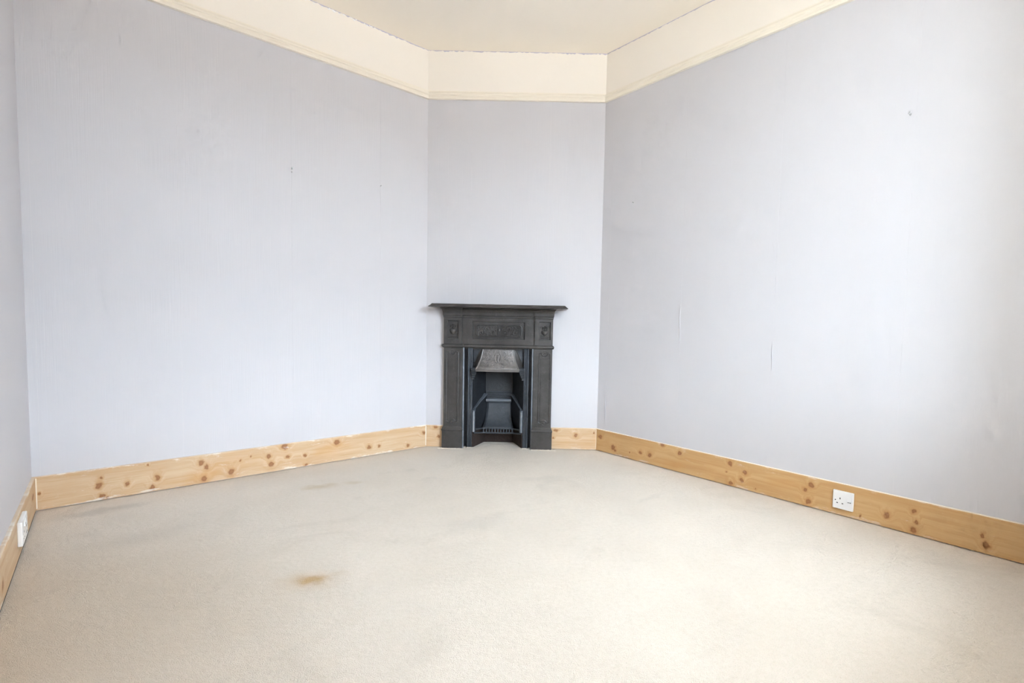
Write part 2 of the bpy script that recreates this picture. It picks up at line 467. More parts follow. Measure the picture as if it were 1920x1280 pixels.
# two creases pressed into the carpet on the right, a pulled thread by the stain
def ridge(a, b, w, h, name):
    a, b = Vector(a), Vector(b); d = (b - a); n_ = Vector((-d.y, d.x)).normalized(); rings = []
    for i in range(17):
        t = i / 16; k = sin(pi * t) ** 0.5; p = a + d * t + n_ * 0.006 * sin(5 * t)
        rings.append([(p.x + n_.x * w * u * (0.3 + 0.7 * k), p.y + n_.y * w * u * (0.3 + 0.7 * k), -0.002 + (h * k + 0.002) * hh)
                      for u, hh in ((-1, 0), (-0.5, 0.6), (0, 1), (0.5, 0.6), (1, 0))])
    o = MB().loft(rings).build(name, M_CARPET, floor, smooth=True)
    return o
ridge((1.50, 1.98), (1.19, 1.665), 0.02, 0.0022, 'carpet_crease')
ridge((1.24, 1.585), (1.42, 1.36), 0.016, 0.0026, 'carpet_crease')

# skirting boards
KN = {
 'back': [(0.022,0.076,0.005,0.008),(0.22,0.073,0.011,0.014),(0.229,0.109,0.005,0.006),(0.232,0.02,0.011,0.014),(0.251,0.011,0.005,0.007),(0.324,0.062,0.008,0.011),(0.439,0.07,0.01,0.013),(0.419,0.025,0.011,0.014),(0.621,0.113,0.012,0.015),(0.645,0.086,0.011,0.014),(0.632,0.025,0.013,0.016),(0.757,0.04,0.014,0.017),(0.802,0.094,0.005,0.006),(0.849,0.114,0.004,0.005),(0.941,0.097,0.011,0.012),(0.951,0.048,0.013,0.015),(1.023,0.138,0.016,0.018),(1.039,0.076,0.009,0.01),(1.134,0.069,0.007,0.008),(1.141,0.012,0.009,0.009),(1.32,0.121,0.016,0.016),(1.523,0.061,0.013,0.013),(1.59,0.055,0.009,0.009),(1.795,0.03,0.011,0.01),(1.913,0.104,0.012,0.011),(0.403,0.14,0.004,0.005)],
 'chimney': [(0.093,0.076,0.011,0.011),(0.07,0.14,0.014,0.008),(1.05,0.103,0.014,0.014),(1.178,0.122,0.006,0.006),(0.893,0.084,0.006,0.006),(0.908,0.134,0.016,0.009)],
 'right': [(0.042,0.102,0.016,0.013),(0.159,0.051,0.018,0.015),(0.175,0.033,0.01,0.008),(0.298,0.045,0.005,0.004),(0.383,0.061,0.011,0.009),(0.453,0.062,0.014,0.012),(0.543,0.144,0.013,0.011),(0.663,0.118,0.013,0.012),(0.978,0.128,0.012,0.012),(0.961,0.075,0.004,0.004),(1.064,0.097,0.011,0.011),(1.046,0.049,0.012,0.012),(0.986,0.017,0.011,0.011),(1.124,0.027,0.004,0.004),(1.394,0.112,0.012,0.013),(1.366,0.082,0.009,0.01),(1.383,0.027,0.012,0.013),(1.705,0.06,0.011,0.013),(1.799,0.103,0.007,0.009),(1.812,0.064,0.007,0.009),(1.802,0.022,0.012,0.016),(2.022,0.074,0.007,0.01),(2.034,0.037,0.01,0.015),(1.603,0.024,0.004,0.005)],
 'left': [(lens['left']-0.12,0.095,0.03,0.012),(lens['left']-0.95,0.06,0.016,0.014),(lens['left']-1.5,0.1,0.012,0.012)],
 'rear': []}
GAP = 0.004
def sk(GAP): return [(0, GAP), (TS - 0.001, GAP), (TS, GAP + 0.001), (TS, HS - 0.004), (TS - 0.0015, HS - 0.001), (TS - 0.004, HS), (0, HS)]
pine = {k: make_pine('stripped_pine_' + k, KN[k],
                     base=rgb(0.60, 0.395, 0.225) if k != 'right' else rgb(0.56, 0.325, 0.135),
                     pale=rgb(0.68, 0.515, 0.34) if k != 'right' else rgb(0.64, 0.42, 0.20),
                     wear=0.75 if k in ('back', 'left') else 0.35, arris=0.85 if k == 'right' else 0.35) for k in KN}
boards = {}
def board(name, k, label, x0=None, x1=None):
    o = sweep(k, sk(0.011 if k == 'left' else GAP), x0, x1).build(name, pine[k]); o.matrix_world = WM[k]
    tag(o, label, kind='structure'); boards[name] = o
    return o
board('baseboard_left', 'left', 'stripped pine skirting along the left wall')
board('baseboard_back', 'back', 'knotty stripped pine skirting left of the fireplace')
board('baseboard_chimney_left', 'chimney', 'short stub of pine skirting left of the fireplace', x1=0.5 - 0.376)
board('baseboard_chimney_right', 'chimney', 'short pine skirting between fireplace and right wall', x0=0.5 + 0.376)
board('baseboard_right', 'right', 'knotty stripped pine skirting along the right wall')
board('baseboard_rear', 'rear', 'pine skirting along the rear wall')
# dark strip that paints the shade in the gap under the left board
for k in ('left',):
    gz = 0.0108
    MB().box(0.02, lens[k] - 0.02, -TS + 0.002, -0.001, 0.0, gz).build('carpet_gripper', M_GAPSHADE, boards['baseboard_' + k])
# filler left white in the skirting mitres
for k, x, w in (('back', 0.0145, 0.002), ('back', lens['back'] - 0.0065, 0.003), ('right', 0.006, 0.002)):
    MB().box(x - w, x + w, -TS - 0.0008, -TS + 0.001, 0.012, HS - 0.006).build('corner_filler', M_RAIL, boards['baseboard_' + k])
    

# picture rail
PR = [(0, HR), (0.006, HR - 0.0005), (0.0155, HR + 0.002), (0.0165, HR + 0.010), (0.0145, HR + 0.016), (0.012, HR + 0.020), (0.0125, HR + 0.026),
      (0.017, HR + 0.030), (0.018, HR + 0.036), (0.016, HR + 0.042), (0.009, HR + 0.046), (0.005, HR + 0.052), (0.0045, HR + 0.058), (0, HR + 0.06)]
for i, (k, lb) in enumerate((('left', 'left wall'), ('back', 'long wall left of the fireplace'), ('chimney', 'chimney breast above the fireplace'),
                             ('right', 'right wall'), ('rear', 'rear wall'))):
    o = sweep(k, PR).build('trim_%d' % (i + 1), M_RAIL, smooth=True); o.matrix_world = WM[k]
    tag(o, 'cream picture rail moulding along the ' + lb, kind='structure')

# window behind the camera: two sash lights with glass
a, b, z0, z1 = WIN
wf = MB()
wf.box(a, a + 0.05, REVEAL - 0.11, REVEAL - 0.04, z0, z1).box(b - 0.05, b, REVEAL - 0.11, REVEAL - 0.04, z0, z1).box(a + 0.05, b - 0.05, REVEAL - 0.11, REVEAL - 0.04, z1 - 0.05, z1).box(a + 0.05, b - 0.05, REVEAL - 0.11, REVEAL - 0.04, z0, z0 + 0.06)
win = wf.build('window_1', M_SASH); win.matrix_world = WM['rear']
tag(win, 'white sash window in the rear wall', kind='structure')
xm = (a + b) / 2; zm = (z0 + z1) / 2
MB().box(xm - 0.025, xm + 0.025, REVEAL - 0.10, REVEAL - 0.05, z0 + 0.06, z1 - 0.05).build('mullion', M_SASH, win)
MB().box(a + 0.05, b - 0.05, REVEAL - 0.095, REVEAL - 0.055, zm - 0.02, zm + 0.02).build('meeting_rail', M_SASH, win)
MB().box(a - 0.04, b + 0.04, -0.05, REVEAL - 0.11, z0 - 0.03, z0).build('window_sill', M_SASH, win, bevel=0.006)
for xa, xb in ((a + 0.05, xm - 0.025), (xm + 0.025, b - 0.05)):
    for za, zb in ((z0 + 0.06, zm - 0.02), (zm + 0.02, z1 - 0.05)):
        MB().add([(xa, REVEAL - 0.075, za), (xb, REVEAL - 0.075, za), (xb, REVEAL - 0.075, zb), (xa, REVEAL - 0.075, zb)], [(0, 1, 2, 3)]).build('pane', M_GLASS, win)
# sky portal in the window opening (guides sampling of the sky, gives no light of its own)
pd = bpy.data.lights.new('window_portal', 'AREA'); pd.shape = 'RECTANGLE'; pd.size = b - a; pd.size_y = z1 - z0
pd.cycles.is_portal = True
po = bpy.data.objects.new('window_portal', pd); COL.objects.link(po)
po.matrix_world = WM['rear'] @ Matrix.Translation((xm, REVEAL - 0.005, zm)) @ Matrix.Rotation(math.radians(-90), 4, 'X')
# unseen paving one storey down, paled to bounce light onto the ceiling
gp = MB().box(-40, 40, -60, -2.2, -3.2, -3.0).build('ground', M_BOUNCE)
tag(gp, 'dull garden ground outside the window', kind='structure')

# unseen terrace across the street, added to block the low sky
tb = empty('terraced_house', wall_matrix(QR + NA * 40, dirs['rear']))
tag(tb, 'brick terrace across the street outside the window', kind='structure')
MB().box(-22, 22, 0, 8, -3, 1.6).build('house_front', M_SKYBLOCK, tb)
MB().loft([[(-22, -0.4, 1.6), (-22, 8.4, 1.6), (-22, 4, 4.4)], [(22, -0.4, 1.6), (22, 8.4, 1.6), (22, 4, 4.4)]]).build('roof', M_SLATE, tb)
for i in range(9):
    for z in (-2.4, -0.3):
        MB().box(-19.5 + i * 4.5, -18.0 + i * 4.5, -0.05, 0.1, z, z + 1.6).build('house_window', M_SLATE, tb)
# ------------------------------------------------------------------ the fireplace
FX, FZ = 0.5, 0.0
FP = empty('fireplace', WM['chimney'] @ Matrix.Translation((FX, 0, 0)))
tag(FP, 'black cast iron fireplace with mantel shelf and flared hood against the chimney breast', 'fireplace')

def plate(x0, x1, z0, z1, out, back, hole, rec, inset=0.003):
    """upright plate at y=-out with a bevelled sunk field"""
    hx0, hx1, hz0, hz1 = hole
    R = lambda a0, a1, b0, b1, y: [(a0, y, b0), (a1, y, b0), (a1, y, b1), (a0, y, b1)]
    rings = [R(x0, x1, z0, z1, -back), R(x0, x1, z0, z1, -out), R(hx0, hx1, hz0, hz1, -out),
             R(hx0 + inset, hx1 - inset, hz0 + inset, hz1 - inset, -(out - rec))]
    return MB().loft(rings)
def relief_stroke(mb, pts, y, r, taper=None):
    mb.tube([(p[0], y, p[1]) for p in pts], r, 6, taper=taper)
def spiral(cx, cz, r0, r1, a0, a1, n=16):
    return [(cx + (r0 + (r1 - r0) * i / n) * cos(a0 + (a1 - a0) * i / n), cz + (r0 + (r1 - r0) * i / n) * sin(a0 + (a1 - a0) * i / n)) for i in range(n + 1)]

# mantel shelf
sh = MB().stack(-0.456, 0.467, 0.0, [(0.973, 0.135, -0.012, -0.012), (0.974, 0.150, 0.0, 0.0), (0.978, 0.151, 0.001, 0.001), (0.982, 0.146, -0.005, -0.005),
                                      (0.989, 0.139, -0.014, -0.014), (0.994, 0.137, -0.018, -0.018), (0.996, 0.134, -0.021, -0.021)])
sh.build('mantel_shelf', M_IRON, FP)
# cornice: centre and the breaks over the pilasters
CO = [(0.905, 0.0), (0.909, 0.004), (0.917, 0.004), (0.921, 0.008), (0.932, 0.009), (0.940, 0.009), (0.950, 0.011), (0.960, 0.016), (0.967, 0.023), (0.969, 0.027), (0.974, 0.027)]
cor = MB().stack(-0.250, 0.250, 0.0, [(z, 0.022 + o * 1.15, 0, 0) for z, o in CO]).build('cornice', M_IRON, FP)
for sgn in (-1, 1):
    x0, x1 = sorted((sgn * 0.250, sgn * 0.374))
    MB().stack(x0, x1, 0.0, [(z, 0.036 + o * 1.15, o * 0.75 if sgn < 0 else o * 0.25, o * 0.75 if sgn > 0 else o * 0.25) for z, o in CO]).build('cornice_return', M_IRON, FP)

# centre frieze with sunk panel and scrollwork
fr = plate(-0.250, 0.250, 0.712, 0.907, 0.022, 0.0, (-0.178, 0.181, 0.762, 0.881), 0.014, 0.0015).build('frieze', M_IRON, FP)
sp = MB()   # raised inner field with cut corners
x0, x1, z0_, z1_, cc = -0.157, 0.161, 0.776, 0.862, 0.014
oct_ = lambda g, y: [(x0 + cc + g, y, z0_ + g), (x1 - cc - g, y, z0_ + g), (x1 - g, y, z0_ + cc + g), (x1 - g, y, z1_ - cc - g), (x1 - cc - g, y, z1_ - g), (x0 + cc + g, y, z1_ - g), (x0 + g, y, z1_ - cc - g), (x0 + g, y, z0_ + cc + g)]
sp.loft([oct_(0, -0.006), oct_(0, -0.0135), oct_(0.0035, -0.0145), oct_(0.0055, -0.0085)]).build('scroll_field', M_IRON, fr)
sc = MB(); yb = -0.0115
for sg in (-1, 1):
    q = lambda pts: [(0.002 + sg * x, z) for x, z in pts]
    tp = lambda t: 1.15 - 0.6 * t
    sc_ = [spiral(0.040, 0.806, 0.024, 0.004, -2.2, 5.2, 26), spiral(0.078, 0.832, 0.026, 0.004, 3.4, -3.8, 26), spiral(0.118, 0.806, 0.024, 0.004, 1.9, 9.2, 26),
           spiral(0.135, 0.842, 0.013, 0.003, -1.0, 5.0, 18), spiral(0.028, 0.844, 0.013, 0.003, 4.2, -2.0, 18), spiral(0.090, 0.790, 0.012, 0.003, 0.5, 6.5, 18),
           [(0.012, 0.782), (0.03, 0.79), (0.055, 0.80), (0.066, 0.815), (0.06, 0.835)], [(0.105, 0.85), (0.115, 0.838), (0.13, 0.826), (0.148, 0.82)],
           [(0.145, 0.785), (0.14, 0.80), (0.146, 0.815)], [(0.06, 0.853), (0.045, 0.848), (0.05, 0.836)]]
    for s_ in sc_: relief_stroke(sc, q(s_), yb, 0.0040, tp)
    for (x, z, rx, rz) in ((0.040, 0.806, 0.007, 0.006), (0.078, 0.832, 0.008, 0.007), (0.118, 0.806, 0.007, 0.007), (0.135, 0.842, 0.006, 0.005), (0.098, 0.815, 0.007, 0.004), (0.06, 0.786, 0.008, 0.004), (0.142, 0.79, 0.005, 0.008), (0.022, 0.825, 0.004, 0.009)):
        sc.blob((0.002 + sg * x, yb, z), rx, 0.0045, rz, 8, 5)
for x, w in ((0.002, 0.004), (-0.007, 0.0025), (0.011, 0.0025)):
    sc.tube([(x, yb, 0.779), (x, yb - 0.001, 0.82), (x, yb, 0.859)], w, 6)
sc.blob((0.002, yb, 0.822), 0.010, 0.006, 0.016, 10, 6)
sc.build('scroll_relief', M_IRON, fr, smooth=True)

# corner blocks with urn reliefs
for sgn in (-1, 1):
    x0, x1 = sorted((sgn * 0.250, sgn * 0.374))
    h0, h1 = (-0.350, -0.273) if sgn < 0 else (0.277, 0.358)
    blk = plate(x0, x1, 0.712, 0.907, 0.036, 0.0, (h0, h1, 0.762, 0.886), 0.016, 0.0015).build('corner_block', M_IRON, FP)
    cxu = (h0 + h1) / 2; u = MB(); yy = -0.022
    # urn body by half lathe
    prof = [(0.000, 0.786), (0.007, 0.788), (0.004, 0.793), (0.010, 0.797), (0.019, 0.806), (0.023, 0.817), (0.0215, 0.823), (0.017, 0.826)]
    rings = [[(cxu + r * cos(t), yy - r * 0.62 * sin(t), z) for t in [pi * k / 8 for k in range(9)]] for r, z in [(max(r, 0.0005), z) for r, z in prof]]
    u.loft(rings, cap=False, close=False)
    u.tube([(cxu - 0.021, yy - 0.003, 0.825), (cxu, yy - 0.013, 0.8255), (cxu + 0.021, yy - 0.003, 0.825)], 0.0025, 6)
    for dx, dz, r in ((-0.012, 0.012, 0.0065), (0.004, 0.010, 0.007), (0.015, 0.011, 0.0055), (-0.004, 0.022, 0.006), (0.009, 0.022, 0.006), (0.002, 0.033, 0.0045), (-0.016, 0.020, 0.0045), (0.017, 0.021, 0.0045)):
        u.blob((cxu + dx, yy - 0.003, 0.826 + dz), r, 0.005, r, 8, 5)
    for s2 in (-1, 1):
        relief_stroke(u, [(cxu + s2 * x, z) for x, z in spiral(0.020, 0.783, 0.012, 0.003, 2.6, -3.2, 14)], yy, 0.0026)
        relief_stroke(u, [(cxu + s2 * x, z) for x, z in ((0.021, 0.818), (0.029, 0.812), (0.030, 0.800), (0.024, 0.793))], yy, 0.002)
        relief_stroke(u, [(cxu + s2 * x, z) for x, z in ((0.010, 0.845), (0.020, 0.856), (0.029, 0.853), (0.028, 0.843))], yy, 0.002)
    relief_stroke(u, [(cxu - 0.026, 0.7725), (cxu, 0.776), (cxu + 0.026, 0.7725)], yy, 0.003)
    u.build('urn_relief', M_IRON, blk, smooth=True)

# half-round moulding under the frieze
def half_round(x0, x1, zc, r, out, gl, gr):
    st = []
    for i in range(9):
        t = -pi / 2 + pi * i / 8
        st.append((zc + r * sin(t), out + r * 0.8 * cos(t), gl + (r * 0.8 * cos(t) if gl >= 0 else 0), gr + (r * 0.8 * cos(t) if gr >= 0 else 0)))
    return MB().stack(x0, x1, 0.0, st)
half_round(-0.246, 0.246, 0.712, 0.0115, 0.024, 0, 0).build('half_round_moulding', M_IRON, FP, smooth=True)
half_round(-0.374, -0.246, 0.712, 0.0125, 0.038, 0.0, 0.0).build('half_round_moulding', M_IRON, FP, smooth=True)
half_round(0.246, 0.374, 0.712, 0.0125, 0.038, 0.0, 0.0).build('half_round_moulding', M_IRON, FP, smooth=True)

# pilasters
for sgn in (-1, 1):
    x0, x1 = sorted((sgn * 0.244, sgn * 0.373))
    pil = MB().box(x0, x1, -0.034, 0.035, 0.15, 0.702).build('pilaster', M_IRON, FP, bevel=0.002)
    h0, h1 = (-0.353, -0.272) if sgn < 0 else (0.283, 0.360)
    cxp = (h0 + h1) / 2; hw = (h1 - h0) / 2
    zb_, zt_ = 0.190, 0.668; rr = 0.021; pts = []
    # outline of the fielded panel: straight sides, scooped round the rosettes
    tops = [(cxp + rr * cos(t), zt_ + 0.004 + rr * sin(t)) for t in [pi * 2 - pi * k / 10 for k in range(11)]]
    bots = [(cxp + rr * cos(t), zb_ - 0.004 + rr * sin(t)) for t in [pi - pi * k / 10 for k in range(11)]]
    pts = [(h1, zb_), (h1, zt_)] + [(cxp + rr, zt_ + 0.004)] + tops[1:-1] + [(cxp - rr, zt_ + 0.004), (h0, zt_), (h0, zb_), (cxp - rr, zb_ - 0.004)] + bots[1:-1] + [(cxp + rr, zb_ - 0.004)]
    dense = []
    for i in range(len(pts)):
        p, q2 = pts[i], pts[(i + 1) % len(pts)]
        nseg = max(1, int(math.hypot(q2[0] - p[0], q2[1] - p[1]) / 0.02))
        dense += [(p[0] + (q2[0] - p[0]) * j / nseg, p[1] + (q2[1] - p[1]) * j / nseg) for j in range(nseg)]
    MB().tube([(p[0], -0.0338, p[1]) for p in dense], 0.0042, 8, closed=True).build('panel_moulding', M_IRON, pil, smooth=True)
    ins = 0.010
    MB().stack(h0 + ins, h1 - ins, 0.030, [(zb_ + 0.034, 0.034, 0, 0), (zb_ + 0.0345, 0.0375, -0.0005, -0.0005), (zt_ - 0.0345, 0.0375, -0.0005, -0.0005), (zt_ - 0.034, 0.034, 0, 0)]).build('raised_field', M_IRON, pil)
    for zc in (zt_ + 0.006, zb_ - 0.004):
        r = MB(); r.tube([(cxp + 0.0125 * cos(2 * pi * k / 16), -0.034, zc + 0.0125 * sin(2 * pi * k / 16)) for k in range(16)], 0.0026, 6, closed=True)
        r.blob((cxp, -0.034, zc), 0.0075, 0.005, 0.0075)
        for k in range(6):
            r.blob((cxp + 0.0075 * cos(k * pi / 3), -0.0345, zc + 0.0075 * sin(k * pi / 3)), 0.0028, 0.003, 0.0028, 6, 4)
        r.build('rosette', M_IRON, pil, smooth=True)
    # plinth block with moulded cap
    p0, p1 = sorted((sgn * 0.240, sgn * 0.381))
    gi = lambda g: (g, g)
    MB().stack(p0, p1, -0.03, [(0.0, 0.042, 0, 0), (0.124, 0.042, 0, 0), (0.126, 0.044, 0.002, 0.002), (0.131, 0.0455, 0.003, 0.003), (0.136, 0.044, 0.002, 0.002), (0.138, 0.041, -0.001, -0.001),
                               (0.146, 0.040, -0.003, -0.003), (0.152, 0.037, -0.006, -0.006), (0.156, 0.035, -0.008, -0.008)]).build('plinth', M_IRON, FP)
    # rounded edge bead on the inside of the pilaster
    xb_ = sgn * 0.2385
    MB().tube([(xb_, -0.020, 0.0), (xb_, -0.020, 0.35), (xb_, -0.020, 0.702)], 0.0072, 10).build('edge_bead', M_BRIGHT, FP, smooth=True)
    MB().box(*sorted((sgn * 0.233, sgn * 0.246)), -0.016, 0.045, 0.0, 0.702).build('pilaster_return', M_IRON, FP)
    # register plate stile with reeds
    s0, s1 = sorted((sgn * 0.177, sgn * 0.213))
    st = MB().box(s0, s1, -0.002, 0.030, 0.0, 0.712).build('register_stile', M_GRATE, FP)
    for k, (t, rr2) in enumerate(((0.006, 0.0045), (0.016, 0.0035), (0.028, 0.0055))):
        xx = sgn * (0.177 + t)
        MB().tube([(xx, -0.003, 0.0), (xx, -0.003, 0.35), (xx, -0.003, 0.705)], rr2, 8).build('reed', M_GRATE, st, smooth=True)
    sb = MB(); sb.blob((sgn * 0.190, -0.007, 0.440), 0.004, 0.004, 0.004); sb.build('screw_head', M_GRATE, st, smooth=True)
# dark plate closing the groove behind the stiles, and top of the register plate behind the hood
MB().box(-0.262, -0.174, 0.030, 0.040, 0.0, 0.735).box(0.174, 0.262, 0.030, 0.040, 0.0, 0.735).box(-0.174, 0.174, 0.020, 0.030, 0.54, 0.735).build('register_plate', M_GRATE, FP)
MB().box(-0.245, 0.245, 0.0, 0.04, 0.690, 0.735).build('lintel', M_IRON, FP)

# hood
def hood_edge(t):   # t 0 top, 1 bottom: half width, y, z
    return 0.105 + 0.016 * t + 0.024 * t ** 2.4, 0.012 - 0.012 * t - 0.048 * t ** 2.0, 0.700 - 0.143 * t
def hood_fn(u, t):
    w, y, z = hood_edge(t)
    x = (u * 2 - 1) * w
    return (x - 0.002, y - 0.006 * (1 - (u * 2 - 1) ** 2), z)
hood = MB().grid(hood_fn, 24, 16).build('hood', M_HOOD, FP, smooth=True, solid=0.006)
for sgn in (-1, 1):
    pts = []
    for i in range(15):
        w, y, z = hood_edge(i / 14); pts.append((sgn * w - 0.002, y - 0.002, z))
    MB().tube(pts, 0.0055, 8, taper=lambda t: 0.75 + 0.35 * t).build('edge_rib', M_RIM, hood, smooth=True)
    def wing(u, t, sgn=sgn):
        w, y, z = hood_edge(t); wp = 0.110 + 0.066 * t ** 0.8
        x = w + (wp - w) * u
        return (sgn * x - 0.002 * (1 - u), y + (0.018 - y) * u, z)
    MB().grid(wing, 6, 14).build('hood_wing', M_IRON, hood, smooth=True, solid=0.004)
    # plain spandrel with a raised line
    MB().tube([(sgn * (0.114 + 0.060 * (i / 10) ** 0.8), 0.016, 0.698 - 0.125 * i / 10) for i in range(11)], 0.0025, 6).build('spandrel_bead', M_IRON, hood, smooth=True)
    # stepped corbel carrying the hood
    br = MB()
    for i, (xi, zt2, zb2, out) in enumerate(((0.146, 0.562, 0.545, 0.040), (0.148, 0.545, 0.532, 0.030), (0.152, 0.532, 0.520, 0.026), (0.156, 0.520, 0.508, 0.021), (0.161, 0.508, 0.494, 0.015), (0.167, 0.494, 0.476, 0.009))):
        c0, c1 = sorted((sgn * xi, sgn * 0.182))
        br.stack(c0, c1, -0.012, [(zb2, out - 0.003, 0, 0), (zb2 + 0.003, out, 0.001, 0.001), (zt2 - 0.003, out + 0.001, 0.001, 0.001), (zt2, out - 0.002, 0, 0)])
    br.tube([(sgn * 0.168, -0.020, 0.562), (sgn * 0.170, -0.033, 0.555), (sgn * 0.169, -0.030, 0.545)], 0.009, 8)
    br.build('corbel', M_GRATE, FP, smooth=True)
MB().stack(-0.149, 0.145, -0.012, [(0.538, 0.046, 0, 0), (0.540, 0.049, 0.001, 0.001), (0.550, 0.051, 0.002, 0.002), (0.553, 0.0545, 0.004, 0.004), (0.557, 0.0545, 0.004, 0.004), (0.560, 0.050, 0.001, 0.001)]).build('hood_lip', M_RIM, hood)
# oval medallion following the hood
def on_hood(x, z, off):
    t = (0.700 - z) / 0.143; w, y, zz = hood_edge(t)
    return (x - 0.002, y - 0.006 - off, z)
md = MB()
md.tube([on_hood(0.0215 * cos(2 * pi * k / 28), 0.634 + 0.036 * sin(2 * pi * k / 28), 0.004) for k in range(28)], 0.0034, 6, closed=True)
md.tube([on_hood(0.027 * cos(2 * pi * k / 28), 0.634 + 0.042 * sin(2 * pi * k / 28), 0.003) for k in range(28)], 0.0015, 6, closed=True)
c_ = on_hood(0.001, 0.650, 0.004); md.blob(c_, 0.0055, 0.005, 0.006)
md.tube([on_hood(0.0, 0.645, 0.004), on_hood(0.002, 0.632, 0.005), on_hood(-0.001, 0.618, 0.004), on_hood(0.003, 0.606, 0.003)], 0.0055, 8)
md.tube([on_hood(0.002, 0.640, 0.005), on_hood(0.010, 0.632, 0.005), on_hood(0.011, 0.622, 0.004)], 0.0028, 6)
md.tube([on_hood(-0.001, 0.640, 0.005), on_hood(-0.009, 0.634, 0.005), on_hood(-0.010, 0.645, 0.004)], 0.0025, 6)
md.blob(on_hood(0, 0.588, 0.003), 0.006, 0.004, 0.005)
md.build('oval_medallion', M_RIM, hood, smooth=True)
for sgn in (-1, 1):
    lf = MB()
    for s_ in (spiral(0.052, 0.640, 0.018, 0.004, -2.0, 4.2, 18), spiral(0.062, 0.608, 0.016, 0.004, 2.4, -3.6, 18), spiral(0.085, 0.650, 0.013, 0.003, 3.6, -2.2, 16),
               spiral(0.092, 0.600, 0.015, 0.003, 0.6, 6.2, 16), spiral(0.050, 0.676, 0.011, 0.003, 1.0, 6.2, 14), spiral(0.085, 0.680, 0.010, 0.003, -2.0, 3.2, 14), spiral(0.028, 0.580, 0.010, 0.003, 2.0, -3.2, 12)):
        lf.tube([on_hood(sgn * x, z, 0.0025 - 0.0045 * (abs(x) / 0.13) ** 2) for x, z in s_], 0.0026, 5, taper=lambda t: 1.1 - 0.5 * t)
    lf.build('leaf_relief', M_HOOD, hood, smooth=True)

# fire chamber: upper back, ledge, lower back, cheeks
BK = 0.195
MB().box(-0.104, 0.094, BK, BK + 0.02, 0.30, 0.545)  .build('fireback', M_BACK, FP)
lg = MB()
for i in range(4):
    z = 0.318 + i * 0.011
    lg.tube([(-0.101, BK - 0.004, z + 0.018), (0.09, BK - 0.004, z + 0.018)], 0.004, 6)
lg.build('fireback_reeds', M_BRICK, FP, smooth=True)
MB().stack(-0.094, 0.084, -BK - 0.01, [(0.298, -0.160, 0, 0), (0.301, -0.150, 0.002, 0.002), (0.312, -0.146, 0.003, 0.003), (0.320, -0.150, 0.002, 0.002), (0.324, -0.172, 0, 0)]).build('fireback_ledge', M_BRIGHT, FP)
def lowback(u, t):   # t 0 top 1 bottom, sweeps forward
    w = 0.092 + 0.022 * t ** 3
    return (-0.004 + (u * 2 - 1) * w, 0.185 - 0.012 * sin(t * pi / 2) - 0.085 * t ** 3.2, 0.300 - 0.185 * t)
MB().grid(lowback, 8, 14).build('lower_fireback', M_BRICK, FP, smooth=True, solid=0.006)
